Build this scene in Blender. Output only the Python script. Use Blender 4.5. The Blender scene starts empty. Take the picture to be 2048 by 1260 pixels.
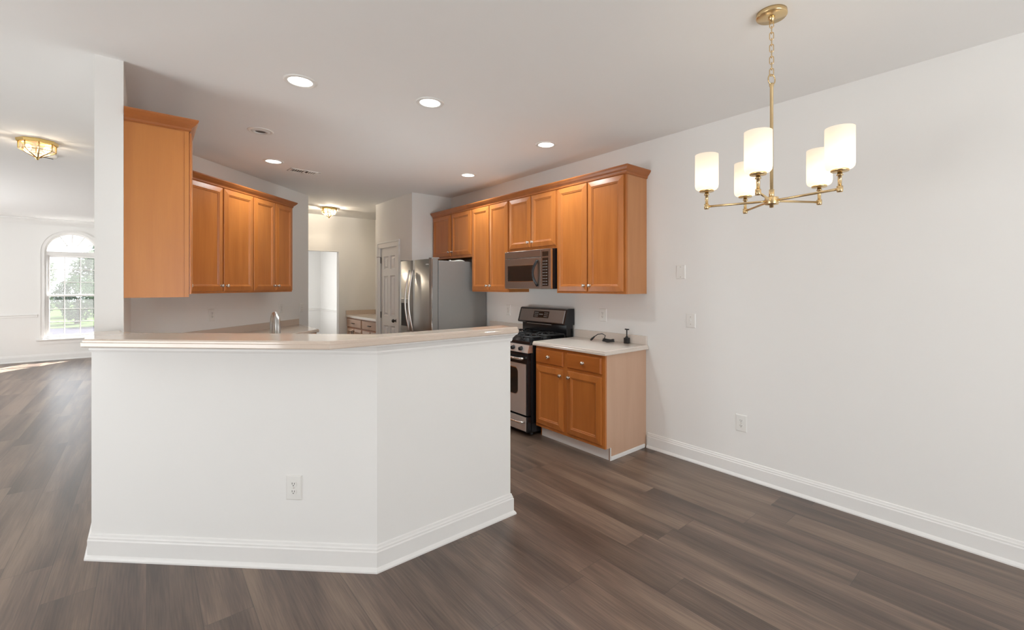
import bpy, bmesh, math, random
from mathutils import Vector, Matrix

random.seed(7)
S = bpy.context.scene
COL = S.collection
PI = math.pi
R2 = math.sqrt(2.0)

# ------------------------------------------------------------------ camera
CAM_Z = 1.44
FPX, CXP, CYP, YAW = 890.6, 1069.6, 572.4, 41.09      # focal length and principal point in pixels of 2048 x 1260
cam_data = bpy.data.cameras.new('camera')
cam = bpy.data.objects.new('camera', cam_data)
COL.objects.link(cam)
cam_data.sensor_fit = 'HORIZONTAL'
cam_data.sensor_width = 36.0
cam_data.lens = FPX / 2048.0 * 36.0
cam_data.shift_x = (1024.0 - CXP) / 2048.0
cam_data.shift_y = (CYP - 630.0) / 2048.0
cam_data.clip_start = 0.05
cam_data.clip_end = 300.0
cam.location = (0, 0, CAM_Z)
cam.rotation_euler = (PI / 2, 0, -math.radians(YAW))
S.camera = cam

# ------------------------------------------------------------------ colour management
S.view_settings.view_transform = 'Standard'
S.view_settings.look = 'None'
S.view_settings.gamma = 1.0
S.view_settings.use_curve_mapping = False
S.view_settings.exposure = 0.0

# ------------------------------------------------------------------ world, sun, daylight
world = bpy.data.worlds.new('sky')
S.world = world
world.use_nodes = True
bg = world.node_tree.nodes['Background']
bg.inputs['Color'].default_value = (0.86, 0.93, 1.0, 1)
bg.inputs['Strength'].default_value = 3.1

def light(name, kind, loc, energy, color=(1, 1, 1), rot=(0, 0, 0), **kw):
    d = bpy.data.lights.new(name, kind)
    d.energy = energy
    d.color = color
    for k, v in kw.items():
        setattr(d, k, v)
    o = bpy.data.objects.new(name, d)
    o.location = loc
    o.rotation_euler = rot
    COL.objects.link(o)
    return o

sun_dir = Vector((-0.53, -0.71, -1.0)).normalized()
sun = light('sun', 'SUN', (6, 20, 12), 50.0, (1.0, 0.97, 0.93), angle=0.006)
sun.rotation_euler = sun_dir.to_track_quat('-Z', 'Y').to_euler()

DAY = (1.0, 0.985, 0.955)
# area lights added to stand in for daylight at unseen glazed openings
light('added_light_rear_door', 'AREA', (0.95, -3.1, 0.9), 96, DAY, (PI / 2 + 0.95, 0, 0), shape='RECTANGLE', size=2.1, size_y=1.5)
light('daylight_patio_door', 'AREA', (-3.9, 2.5, 0.9), 70, DAY, (PI / 2 + 0.9, 0, -PI / 2), shape='RECTANGLE', size=2.0, size_y=1.5)
light('added_light_living_window', 'AREA', (-3.96, 9.2, 1.35), 118, DAY, (PI / 2 + 0.2, 0, -PI / 2), shape='RECTANGLE', size=3.5, size_y=1.6)
light('added_light_far_room', 'AREA', (1.70, 10.4, 1.4), 20, DAY, (PI / 2, 0, -PI / 2), shape='RECTANGLE', size=1.3, size_y=1.5)
# unseen uplight added in the kitchen aisle to brighten ceiling and walls
light('added_uplight_kitchen', 'AREA', (1.95, 4.1, 0.9), 10, (0.86, 0.97, 1.0), (PI, 0, 0), shape='DISK', size=0.8)

# ------------------------------------------------------------------ materials
def new_mat(name):
    m = bpy.data.materials.new(name)
    m.use_nodes = True
    nt = m.node_tree
    return m, nt, nt.nodes['Principled BSDF']

def N(nt, t, **kw):
    n = nt.nodes.new(t)
    for k, v in kw.items():
        setattr(n, k, v)
    return n

def simple(name, col, rough=0.5, metal=0.0, spec=0.5, coat=0.0, var=0.03, scale=30.0, bump=0.0, bscale=400.0, stretch=(1, 1, 1)):
    """Principled with a little procedural tone variation and optional fine bump."""
    m, nt, p = new_mat(name)
    tc = N(nt, 'ShaderNodeTexCoord')
    mp = N(nt, 'ShaderNodeMapping')
    mp.inputs['Scale'].default_value = stretch
    nt.links.new(tc.outputs['Object'], mp.inputs['Vector'])
    no = N(nt, 'ShaderNodeTexNoise')
    no.inputs['Scale'].default_value = scale
    no.inputs['Detail'].default_value = 4
    nt.links.new(mp.outputs['Vector'], no.inputs['Vector'])
    mx = N(nt, 'ShaderNodeMixRGB')
    mx.inputs['Color1'].default_value = tuple(c * (1 - var) for c in col) + (1,)
    mx.inputs['Color2'].default_value = tuple(min(1, c * (1 + var)) for c in col) + (1,)
    nt.links.new(no.outputs['Fac'], mx.inputs['Fac'])
    nt.links.new(mx.outputs['Color'], p.inputs['Base Color'])
    p.inputs['Roughness'].default_value = rough
    p.inputs['Metallic'].default_value = metal
    p.inputs['Specular IOR Level'].default_value = spec
    p.inputs['Coat Weight'].default_value = coat
    if bump:
        n2 = N(nt, 'ShaderNodeTexNoise')
        n2.inputs['Scale'].default_value = bscale
        nt.links.new(mp.outputs['Vector'], n2.inputs['Vector'])
        b = N(nt, 'ShaderNodeBump')
        b.inputs['Strength'].default_value = bump
        b.inputs['Distance'].default_value = 0.002
        nt.links.new(n2.outputs['Fac'], b.inputs['Height'])
        nt.links.new(b.outputs['Normal'], p.inputs['Normal'])
    return m

M = {}
M['wall'] = simple('wall_paint', (0.86, 0.852, 0.832), 0.75, spec=0.25, var=0.01, scale=3, bump=0.05, bscale=220)
M['ceiling'] = simple('ceiling_paint', (0.88, 0.872, 0.857), 0.9, spec=0.15, var=0.01, scale=3)
M['trim'] = simple('trim_white', (0.86, 0.85, 0.83), 0.4, spec=0.4, var=0.01)
M['plastic'] = simple('white_plastic', (0.84, 0.83, 0.80), 0.35, var=0.01)
M['dark_slot'] = simple('dark_slot', (0.08, 0.075, 0.07), 0.6, var=0.05)
M['steel'] = simple('brushed_steel', (0.50, 0.49, 0.475), 0.3, metal=1.0, var=0.06, scale=60, stretch=(1, 1, 14))
M['steel_dark'] = simple('dark_brushed_steel', (0.27, 0.265, 0.26), 0.36, metal=1.0, var=0.06, scale=60, stretch=(1, 1, 14))
M['steel_mw'] = simple('bronzed_steel', (0.34, 0.295, 0.265), 0.36, metal=1.0, var=0.05, scale=60, stretch=(1, 1, 14))
M['handle_steel'] = simple('bright_satin_steel', (0.90, 0.89, 0.87), 0.32, metal=1.0, var=0.02)
M['steel_door'] = simple('fridge_door_steel', (0.46, 0.455, 0.445), 0.30, metal=1.0, var=0.05, scale=60, stretch=(1, 1, 14))
M['steel_warm'] = simple('brushed_steel_oven', (0.72, 0.68, 0.65), 0.42, metal=0.7, var=0.06, scale=60, stretch=(1, 1, 14))
M['fridge_side'] = simple('fridge_grey_side', (0.235, 0.225, 0.215), 0.5, metal=0.25, var=0.03, bump=0.05, bscale=700)
M['chrome'] = simple('polished_chrome', (0.82, 0.81, 0.79), 0.12, metal=1.0, var=0.01)
M['nickel'] = simple('satin_nickel', (0.66, 0.62, 0.57), 0.25, metal=1.0, var=0.02)
M['bronze'] = simple('dark_bronze', (0.06, 0.052, 0.045), 0.35, metal=0.7, var=0.05)
M['brass'] = simple('satin_brass', (0.76, 0.575, 0.32), 0.27, metal=1.0, var=0.04, scale=50)
M['brass_bright'] = simple('polished_brass', (0.80, 0.58, 0.22), 0.18, metal=1.0, var=0.04)
M['black_gloss'] = simple('black_enamel', (0.012, 0.012, 0.014), 0.18, var=0.1)
M['black_glass'] = simple('black_glass', (0.018, 0.014, 0.012), 0.08, var=0.1)
M['black_matte'] = simple('cast_iron', (0.02, 0.02, 0.021), 0.55, var=0.15, scale=120)
M['rubber'] = simple('black_rubber', (0.018, 0.017, 0.017), 0.5, var=0.1)
M['grey_mark'] = simple('grey_print', (0.55, 0.54, 0.52), 0.5, var=0.02)
M['key_print'] = simple('keypad_print', (0.30, 0.28, 0.27), 0.4, var=0.05)
M['vent_dark'] = simple('vent_dark', (0.10, 0.095, 0.09), 0.8, var=0.05)
M['baffle'] = simple('downlight_baffle', (0.74, 0.73, 0.71), 0.5, var=0.02)
M['counter'] = simple('beige_solid_surface', (0.66, 0.55, 0.46), 0.09, spec=0.5, var=0.05, scale=260)
M['counter_pale'] = simple('pale_laminate_surface', (0.74, 0.665, 0.595), 0.2, spec=0.5, var=0.05, scale=260)
M['counter_edge'] = simple('beige_surface_edge', (0.72, 0.63, 0.56), 0.3, spec=0.4, var=0.04, scale=260)
M['pavement'] = simple('pavement', (0.026, 0.026, 0.036), 0.9, spec=0.0, var=0.15, scale=3)
M['grass'] = simple('lawn', (0.032, 0.05, 0.02), 0.9, spec=0.0, var=0.3, scale=5)

def wood(name, c1, c2, rough=0.33, grain=1.0, coat=0.15, horiz=False):
    m, nt, p = new_mat(name)
    tc = N(nt, 'ShaderNodeTexCoord')
    mp = N(nt, 'ShaderNodeMapping')
    mp.inputs['Scale'].default_value = (1.3, 9, 9) if horiz else (9, 9, 1.0)
    nt.links.new(tc.outputs['Object'], mp.inputs['Vector'])
    n1 = N(nt, 'ShaderNodeTexNoise')
    n1.inputs['Scale'].default_value = 1.1
    n1.inputs['Detail'].default_value = 5
    n1.inputs['Distortion'].default_value = 0.4
    nt.links.new(mp.outputs['Vector'], n1.inputs['Vector'])
    mp2 = N(nt, 'ShaderNodeMapping')
    mp2.inputs['Scale'].default_value = (3, 90, 90) if horiz else (90, 90, 3)
    nt.links.new(tc.outputs['Object'], mp2.inputs['Vector'])
    n2 = N(nt, 'ShaderNodeTexNoise')
    n2.inputs['Scale'].default_value = 1.5
    n2.inputs['Detail'].default_value = 3
    nt.links.new(mp2.outputs['Vector'], n2.inputs['Vector'])
    ad = N(nt, 'ShaderNodeMath', operation='MULTIPLY_ADD')
    nt.links.new(n2.outputs['Fac'], ad.inputs[0])
    ad.inputs[1].default_value = 0.35 * grain
    nt.links.new(n1.outputs['Fac'], ad.inputs[2])
    rp = N(nt, 'ShaderNodeValToRGB')
    rp.color_ramp.elements[0].position = 0.35
    rp.color_ramp.elements[0].color = tuple(c1) + (1,)
    rp.color_ramp.elements[1].position = 0.95
    rp.color_ramp.elements[1].color = tuple(c2) + (1,)
    nt.links.new(ad.outputs[0], rp.inputs['Fac'])
    nt.links.new(rp.outputs['Color'], p.inputs['Base Color'])
    p.inputs['Roughness'].default_value = rough
    p.inputs['Coat Weight'].default_value = coat
    p.inputs['Coat Roughness'].default_value = 0.3
    return m

M['maple'] = wood('honey_maple', (0.41, 0.124, 0.023), (0.56, 0.195, 0.043))
M['maple_dark'] = wood('honey_maple_rail', (0.38, 0.108, 0.020), (0.50, 0.160, 0.032), horiz=True)
M['maple_panel'] = wood('maple_veneer_panel', (0.46, 0.156, 0.027), (0.56, 0.214, 0.041), rough=0.4, grain=0.6)
M['maple_pink'] = wood('pale_veneer_and_flash_tint', (0.57, 0.36, 0.245), (0.64, 0.425, 0.30), rough=0.45, grain=0.5)  # own veneer tone; on the desk fronts, flash light put into the colour
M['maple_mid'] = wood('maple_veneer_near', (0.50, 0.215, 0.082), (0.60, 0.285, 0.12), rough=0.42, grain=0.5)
M['maple_crown'] = wood('honey_maple_crown', (0.30, 0.088, 0.018), (0.42, 0.135, 0.030), horiz=True)
M['maple_gap'] = simple('dark_wood_gap', (0.05, 0.018, 0.008), 0.7)

def floor_mat():
    m, nt, p = new_mat('vinyl_plank_floor')
    L = nt.links.new
    def mth(op, a, b=None, c=None):
        n = N(nt, 'ShaderNodeMath', operation=op)
        for i, v in enumerate((a, b, c)):
            if v is None:
                continue
            if isinstance(v, (int, float)):
                n.inputs[i].default_value = v
            else:
                L(v, n.inputs[i])
        return n.outputs[0]
    tc = N(nt, 'ShaderNodeTexCoord')
    sp = N(nt, 'ShaderNodeSeparateXYZ')
    L(tc.outputs['Object'], sp.inputs[0])
    W, LEN = 0.182, 1.22
    u = mth('DIVIDE', sp.outputs['X'], W)
    row = mth('FLOOR', u)
    fu = mth('FRACT', u)
    wn = N(nt, 'ShaderNodeTexWhiteNoise', noise_dimensions='1D')
    L(row, wn.inputs['W'])
    v0 = mth('DIVIDE', sp.outputs['Y'], LEN)
    v = mth('ADD', v0, mth('MULTIPLY', wn.outputs['Value'], 7.3))
    colid = mth('FLOOR', v)
    fv = mth('FRACT', v)
    cb = N(nt, 'ShaderNodeCombineXYZ')
    L(row, cb.inputs['X'])
    L(colid, cb.inputs['Y'])
    wn2 = N(nt, 'ShaderNodeTexWhiteNoise', noise_dimensions='2D')
    L(cb.outputs[0], wn2.inputs['Vector'])
    rnd = wn2.outputs['Value']
    # wide soft streaks along the plank
    cs = N(nt, 'ShaderNodeCombineXYZ')
    L(mth('MULTIPLY', sp.outputs['X'], 9.0), cs.inputs['X'])
    L(mth('MULTIPLY', sp.outputs['Y'], 0.7), cs.inputs['Y'])
    L(mth('MULTIPLY', rnd, 40.0), cs.inputs['Z'])
    n1 = N(nt, 'ShaderNodeTexNoise')
    n1.inputs['Scale'].default_value = 1.0
    n1.inputs['Detail'].default_value = 3
    n1.inputs['Distortion'].default_value = 0.3
    L(cs.outputs[0], n1.inputs['Vector'])
    # fine grain
    cg = N(nt, 'ShaderNodeCombineXYZ')
    L(mth('MULTIPLY', sp.outputs['X'], 150.0), cg.inputs['X'])
    L(mth('MULTIPLY', sp.outputs['Y'], 5.0), cg.inputs['Y'])
    L(mth('MULTIPLY', rnd, 90.0), cg.inputs['Z'])
    n2 = N(nt, 'ShaderNodeTexNoise')
    n2.inputs['Scale'].default_value = 1.0
    n2.inputs['Detail'].default_value = 4
    L(cg.outputs[0], n2.inputs['Vector'])
    f = mth('ADD', mth('MULTIPLY', n1.outputs['Fac'], 0.95), mth('MULTIPLY', rnd, 0.14))
    f = mth('ADD', f, mth('MULTIPLY', n2.outputs['Fac'], 0.45))
    rp = N(nt, 'ShaderNodeValToRGB')
    e = rp.color_ramp.elements
    e[0].position = 0.50; e[0].color = (0.068, 0.044, 0.032, 1)
    e[1].position = 0.88; e[1].color = (0.25, 0.175, 0.124, 1)
    k = e.new(0.69); k.color = (0.145, 0.097, 0.070, 1)
    f2 = mth('MULTIPLY', f, 0.9)
    L(f2, rp.inputs['Fac'])
    # hue wander between warm and cool planks
    hue = N(nt, 'ShaderNodeMixRGB', blend_type='MULTIPLY')
    L(mth('MULTIPLY', wn2.outputs['Value'], 0.6), hue.inputs['Fac'])
    L(rp.outputs['Color'], hue.inputs['Color1'])
    hue.inputs['Color2'].default_value = (0.98, 0.96, 1.0, 1)
    # seams
    def edge(fr, w):
        d = mth('MINIMUM', fr, mth('SUBTRACT', 1.0, fr))
        return mth('LESS_THAN', d, w)
    seam = mth('MAXIMUM', edge(fu, 0.007), edge(fv, 0.0011))
    sm = N(nt, 'ShaderNodeMixRGB')
    L(mth('MULTIPLY', seam, 0.55), sm.inputs['Fac'])
    L(hue.outputs['Color'], sm.inputs['Color1'])
    sm.inputs['Color2'].default_value = (0.03, 0.022, 0.018, 1)
    L(sm.outputs['Color'], p.inputs['Base Color'])
    p.inputs['Roughness'].default_value = 0.36
    p.inputs['Specular IOR Level'].default_value = 0.8
    L(mth('ADD', mth('MULTIPLY', n2.outputs['Fac'], 0.14), 0.27), p.inputs['Roughness'])
    b = N(nt, 'ShaderNodeBump')
    b.inputs['Strength'].default_value = 0.25
    b.inputs['Distance'].default_value = 0.001
    L(mth('SUBTRACT', n2.outputs['Fac'], mth('MULTIPLY', seam, 0.8)), b.inputs['Height'])
    L(b.outputs['Normal'], p.inputs['Normal'])
    return m
M['floor'] = floor_mat()

def emit(name, col, strength):
    m = bpy.data.materials.new(name)
    m.use_nodes = True
    nt = m.node_tree
    nt.nodes.clear()
    o = N(nt, 'ShaderNodeOutputMaterial')
    e = N(nt, 'ShaderNodeEmission')
    e.inputs['Color'].default_value = tuple(col) + (1,)
    e.inputs['Strength'].default_value = strength
    nt.links.new(e.outputs[0], o.inputs['Surface'])
    return m
M['led'] = emit('downlight_lens', (1.0, 0.97, 0.92), 5.0)
M['bulb'] = emit('warm_bulb', (1.0, 0.80, 0.52), 9.0)
M['bulb_shade'] = emit('shade_bulb', (1.0, 0.84, 0.62), 6.0)

def glass(name, white=0.1, gloss=0.06, tint=(1, 1, 1)):
    m = bpy.data.materials.new(name)
    m.use_nodes = True
    nt = m.node_tree
    nt.nodes.clear()
    o = N(nt, 'ShaderNodeOutputMaterial')
    t = N(nt, 'ShaderNodeBsdfTransparent')
    t.inputs['Color'].default_value = tuple(tint) + (1,)
    g = N(nt, 'ShaderNodeBsdfGlossy')
    g.inputs['Roughness'].default_value = 0.03
    d = N(nt, 'ShaderNodeBsdfTranslucent')
    d.inputs['Color'].default_value = (0.95, 0.95, 0.95, 1)
    a = N(nt, 'ShaderNodeMixShader')
    a.inputs[0].default_value = white
    b = N(nt, 'ShaderNodeMixShader')
    b.inputs[0].default_value = gloss
    nt.links.new(t.outputs[0], a.inputs[1])
    nt.links.new(d.outputs[0], a.inputs[2])
    nt.links.new(a.outputs[0], b.inputs[1])
    nt.links.new(g.outputs[0], b.inputs[2])
    nt.links.new(b.outputs[0], o.inputs['Surface'])
    return m
M['pane'] = glass('window_pane', 0.03, 0.05)  # translucent white share puts glare haze into the glass
M['lamp_glass'] = glass('ribbed_lamp_glass', 0.035, 0.08, (1.0, 0.90, 0.74))

def shade_mat():
    m = bpy.data.materials.new('opal_glass_shade')
    m.use_nodes = True
    nt = m.node_tree
    nt.nodes.clear()
    o = N(nt, 'ShaderNodeOutputMaterial')
    t = N(nt, 'ShaderNodeBsdfTranslucent')
    t.inputs['Color'].default_value = (0.95, 0.90, 0.82, 1)
    d = N(nt, 'ShaderNodeBsdfDiffuse')
    d.inputs['Color'].default_value = (0.92, 0.90, 0.86, 1)
    a = N(nt, 'ShaderNodeMixShader')
    a.inputs[0].default_value = 0.45
    e = N(nt, 'ShaderNodeEmission')
    e.inputs['Color'].default_value = (1.0, 0.86, 0.68, 1)
    e.inputs['Strength'].default_value = 0.28
    s = N(nt, 'ShaderNodeAddShader')
    nt.links.new(t.outputs[0], a.inputs[1])
    nt.links.new(d.outputs[0], a.inputs[2])
    nt.links.new(a.outputs[0], s.inputs[0])
    nt.links.new(e.outputs[0], s.inputs[1])
    nt.links.new(s.outputs[0], o.inputs['Surface'])
    return m
M['shade'] = shade_mat()

def leaf_mat(name, col):
    m = bpy.data.materials.new(name)
    m.use_nodes = True
    nt = m.node_tree
    nt.nodes.clear()
    o = N(nt, 'ShaderNodeOutputMaterial')
    tc = N(nt, 'ShaderNodeTexCoord')
    no = N(nt, 'ShaderNodeTexNoise')
    no.inputs['Scale'].default_value = 4.0
    nt.links.new(tc.outputs['Object'], no.inputs['Vector'])
    mx = N(nt, 'ShaderNodeMixRGB')
    mx.inputs['Color1'].default_value = tuple(c * 0.6 for c in col) + (1,)
    mx.inputs['Color2'].default_value = tuple(min(1, c * 1.5) for c in col) + (1,)
    nt.links.new(no.outputs['Fac'], mx.inputs['Fac'])
    t = N(nt, 'ShaderNodeBsdfTranslucent')
    d = N(nt, 'ShaderNodeBsdfDiffuse')
    nt.links.new(mx.outputs[0], t.inputs['Color'])
    nt.links.new(mx.outputs[0], d.inputs['Color'])
    a = N(nt, 'ShaderNodeMixShader')
    a.inputs[0].default_value = 0.5
    nt.links.new(t.outputs[0], a.inputs[1])
    nt.links.new(d.outputs[0], a.inputs[2])
    nt.links.new(a.outputs[0], o.inputs['Surface'])
    return m
M['leaf'] = leaf_mat('shrub_leaves', (0.050, 0.085, 0.045))
M['leaf_pale'] = leaf_mat('pale_tree_leaves', (0.12, 0.155, 0.105))
M['bark'] = simple('bark', (0.10, 0.07, 0.05), 0.9, var=0.3)

# ------------------------------------------------------------------ mesh builder
class MB:
    def __init__(self):
        self.bm = bmesh.new()

    def box(self, x0, x1, y0, y1, z0, z1, bev=0.0, seg=1):
        v = [self.bm.verts.new(c) for c in ((x0, y0, z0), (x1, y0, z0), (x1, y1, z0), (x0, y1, z0),
                                            (x0, y0, z1), (x1, y0, z1), (x1, y1, z1), (x0, y1, z1))]
        fs = [self.bm.faces.new([v[i] for i in f]) for f in
              ((3, 2, 1, 0), (4, 5, 6, 7), (0, 1, 5, 4), (1, 2, 6, 5), (2, 3, 7, 6), (3, 0, 4, 7))]
        if bev:
            es = list({e for f in fs for e in f.edges})
            bmesh.ops.bevel(self.bm, geom=es, offset=bev, segments=seg, affect='EDGES', profile=0.5)
        return self

    def prism(self, pts, z0, z1):
        """vertical prism over a counter-clockwise plan polygon"""
        return self.layers(pts, [(z0, 0), (z1, 0)])

    def layers(self, pts, lv):
        """stacked copies of a plan polygon, each inset by its own amount"""
        rings = []
        for z, ins in lv:
            rings.append([self.bm.verts.new((x, y, z)) for x, y in inset(pts, ins)])
        n = len(pts)
        self.bm.faces.new(list(reversed(rings[0])))
        self.bm.faces.new(rings[-1])
        for a, b in zip(rings, rings[1:]):
            for i in range(n):
                j = (i + 1) % n
                self.bm.faces.new((a[i], a[j], b[j], b[i]))
        return self

    def vprism(self, pts, y0, y1):
        """prism of an x-z outline (counter-clockwise seen from -y) from y0 to y1"""
        a = [self.bm.verts.new((x, y0, z)) for x, z in pts]
        b = [self.bm.verts.new((x, y1, z)) for x, z in pts]
        n = len(pts)
        self.bm.faces.new(a)
        self.bm.faces.new(list(reversed(b)))
        for i in range(n):
            j = (i + 1) % n
            self.bm.faces.new((a[j], a[i], b[i], b[j]))
        return self

    def xprism(self, pts, x0, x1):
        """prism of a y-z outline along x"""
        a = [self.bm.verts.new((x0, y, z)) for y, z in pts]
        b = [self.bm.verts.new((x1, y, z)) for y, z in pts]
        n = len(pts)
        self.bm.faces.new(list(reversed(a)))
        self.bm.faces.new(b)
        for i in range(n):
            j = (i + 1) % n
            self.bm.faces.new((a[i], a[j], b[j], b[i]))
        return self

    def lathe(self, prof, org=(0, 0, 0), axis='Z', n=32, smooth=True, mat=None):
        """revolve (r, h) pairs round an axis through org"""
        org = Vector(org)
        if mat is None:
            mat = {'Z': Matrix.Identity(3), 'X': Matrix(((0, 0, 1), (0, 1, 0), (-1, 0, 0))),
                   'Y': Matrix(((1, 0, 0), (0, 0, 1), (0, -1, 0))),
                   '-Y': Matrix(((1, 0, 0), (0, 0, -1), (0, 1, 0))),
                   '-X': Matrix(((0, 0, -1), (0, 1, 0), (1, 0, 0)))}[axis]
        rings = []
        for r, h in prof:
            if r < 1e-6:
                rings.append([self.bm.verts.new(org + mat @ Vector((0, 0, h)))])
            else:
                rings.append([self.bm.verts.new(org + mat @ Vector((r * math.cos(2 * PI * i / n), r * math.sin(2 * PI * i / n), h))) for i in range(n)])
        for a, b in zip(rings, rings[1:]):
            for i in range(n):
                j = (i + 1) % n
                if len(a) == 1 and len(b) == 1:
                    continue
                if len(a) == 1:
                    f = self.bm.faces.new((a[0], b[j], b[i]))
                elif len(b) == 1:
                    f = self.bm.faces.new((a[i], a[j], b[0]))
                else:
                    f = self.bm.faces.new((a[i], a[j], b[j], b[i]))
                f.smooth = smooth
        return self

    def tube(self, path, r, n=12, closed=False, caps=True):
        path = [Vector(p) for p in path]
        rad = r if isinstance(r, (list, tuple)) else [r] * len(path)
        rings = []
        up = None
        k = len(path)
        for i, p in enumerate(path):
            if closed:
                t = (path[(i + 1) % k] - path[i - 1]).normalized()
            else:
                t = (path[min(i + 1, k - 1)] - path[max(i - 1, 0)]).normalized()
            if up is None:
                up = Vector((0, 0, 1)) if abs(t.z) < 0.9 else Vector((1, 0, 0))
            s = t.cross(up).normalized()
            up = s.cross(t).normalized()
            rings.append([self.bm.verts.new(p + rad[i] * (math.cos(2 * PI * q / n) * s + math.sin(2 * PI * q / n) * up)) for q in range(n)])
        pairs = list(zip(rings, rings[1:])) + ([(rings[-1], rings[0])] if closed else [])
        for a, b in pairs:
            for q in range(n):
                w = (q + 1) % n
                f = self.bm.faces.new((a[q], a[w], b[w], b[q]))
                f.smooth = True
        if caps and not closed:
            self.bm.faces.new(list(reversed(rings[0])))
            self.bm.faces.new(rings[-1])
        return self

    def sweep(self, prof, path, closed=False):
        """moulding: closed profile of (outward, z) swept along a plan path; outward is to the right of travel"""
        n = len(path)
        P = [Vector((x, y)) for x, y in path]
        dirs = []
        for i in range(n if closed else n - 1):
            dirs.append((P[(i + 1) % n] - P[i]).normalized())
        nr = lambda d: Vector((d.y, -d.x))
        rings = []
        for i in range(n):
            if closed:
                d0, d1 = dirs[i - 1], dirs[i]
            else:
                d0, d1 = dirs[max(i - 1, 0)], dirs[min(i, n - 2)]
            a, b = nr(d0), nr(d1)
            m = (a + b)
            m = m / max(1e-6, m.dot(a)) if m.length > 1e-6 else a
            rings.append([self.bm.verts.new((P[i].x + m.x * o, P[i].y + m.y * o, z)) for o, z in prof])
        k = len(prof)
        pairs = list(zip(rings, rings[1:])) + ([(rings[-1], rings[0])] if closed else [])
        for a, b in pairs:
            for q in range(k):
                w = (q + 1) % k
                self.bm.faces.new((a[q], a[w], b[w], b[q]))
        if not closed:
            self.bm.faces.new(list(reversed(rings[0])))
            self.bm.faces.new(rings[-1])
        return self

    def panel(self, x0, x1, z0, z1, yb, rings):
        """door front facing -y: rectangles inset in turn; rings are (inset, y); yb is the back plane"""
        def rect(i, y):
            return [self.bm.verts.new(c) for c in ((x0 + i, y, z0 + i), (x1 - i, y, z0 + i), (x1 - i, y, z1 - i), (x0 + i, y, z1 - i))]
        rs = [rect(0, yb)] + [rect(i, y) for i, y in rings]
        self.bm.faces.new(list(reversed(rs[0])))
        for a, b in zip(rs, rs[1:]):
            for i in range(4):
                j = (i + 1) % 4
                self.bm.faces.new((a[i], a[j], b[j], b[i]))
        self.bm.faces.new(rs[-1])
        return self

    def ball(self, c, r, sub=2, sc=(1, 1, 1)):
        mt = Matrix.Translation(c) @ Matrix.Diagonal((r * sc[0], r * sc[1], r * sc[2], 1))
        g = bmesh.ops.create_icosphere(self.bm, subdivisions=sub, radius=1, matrix=mt)
        for v in g['verts']:
            for f in v.link_faces:
                f.smooth = True
        return self

    def build(self, name, mat, parent=None, loc=None, rotz=0.0, norm=True):
        if norm:
            bmesh.ops.recalc_face_normals(self.bm, faces=self.bm.faces[:])
        me = bpy.data.meshes.new(name)
        self.bm.to_mesh(me)
        self.bm.free()
        me.materials.append(M[mat] if isinstance(mat, str) else mat)
        o = bpy.data.objects.new(name, me)
        COL.objects.link(o)
        if parent is not None:
            o.parent = parent
        if loc is not None:
            o.location = loc
        o.rotation_euler.z = rotz
        return o

def inset(pts, d):
    """inset of a counter-clockwise polygon"""
    if abs(d) < 1e-9:
        return list(pts)
    n = len(pts)
    out = []
    for i in range(n):
        p0, p1, p2 = Vector(pts[i - 1]), Vector(pts[i]), Vector(pts[(i + 1) % n])
        a = (p1 - p0).normalized()
        b = (p2 - p1).normalized()
        na, nb = Vector((-a.y, a.x)), Vector((-b.y, b.x))
        m = na + nb
        m = m / m.dot(na)
        out.append((p1.x + m.x * d, p1.y + m.y * d))
    return out

def tag(o, label, cat, group=None, kind=None):
    o['label'] = label
    o['category'] = cat
    if group:
        o['group'] = group
    if kind:
        o['kind'] = kind
    return o

def thing(name, label, cat, loc=(0, 0, 0), rotz=0.0, group=None):
    o = bpy.data.objects.new(name, None)
    o.empty_display_size = 0.1
    COL.objects.link(o)
    o.location = loc
    o.rotation_euler.z = rotz
    return tag(o, label, cat, group)

def struct(o):
    o['kind'] = 'structure'
    return o

def copy_tree(o, parent=None):
    c = o.copy()
    COL.objects.link(c)
    if parent is not None:
        c.parent = parent
    for ch in list(o.children):
        copy_tree(ch, c)
    return c

# ------------------------------------------------------------------ key dimensions
H = 2.74
XR = 3.385            # right wall
XL = -3.8             # far left wall
YB, YF = -3.0, 12.7   # rear wall and living room wall
BS = 3.105            # bar wall face: x + y
BY = 2.225            # bar wall face parallel to x
CT = 0.914            # counter height
BT = 1.187            # bar top height

# ------------------------------------------------------------------ shell
struct(MB().box(XL - 0.2, XR + 0.2, YB - 0.3, YF + 0.15, -0.12, 0.0).build('floor', 'floor'))
struct(MB().box(XL - 0.2, XR + 0.2, YB - 0.3, YF + 0.15, H, H + 0.15).build('ceiling', 'ceiling'))
struct(MB().box(XR, XR + 0.15, YB - 0.15, 8.65, 0, H).build('wall_right', 'wall'))

# left wall with windows (openings), unseen rear wall with sliding door added for daylight
def wall_openings_y(name, x0, x1, y0, y1, ops):
    """wall running along y with rectangular openings (ya, yb, za, zb)"""
    m = MB()
    y = y0
    for ya, yb, za, zb in ops:
        m.box(x0, x1, y, ya, 0, H)
        if za > 0:
            m.box(x0, x1, ya, yb, 0, za)
        m.box(x0, x1, ya, yb, zb, H)
        y = yb
    m.box(x0, x1, y, y1, 0, H)
    return struct(m.build(name, 'wall'))

wall_openings_y('wall_left', XL - 0.15, XL, YB - 0.15, YF + 0.15, [(1.4, 3.6, 0.0, 2.15), (7.4, 11.0, 0.5, 2.2)])
m = MB()
m.box(XL, -0.2, YB - 0.15, YB, 0, H).box(2.1, XR, YB - 0.15, YB, 0, H).box(-0.2, 2.1, YB - 0.15, YB, 2.17, H)
struct(m.build('wall_rear', 'wall'))

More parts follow.
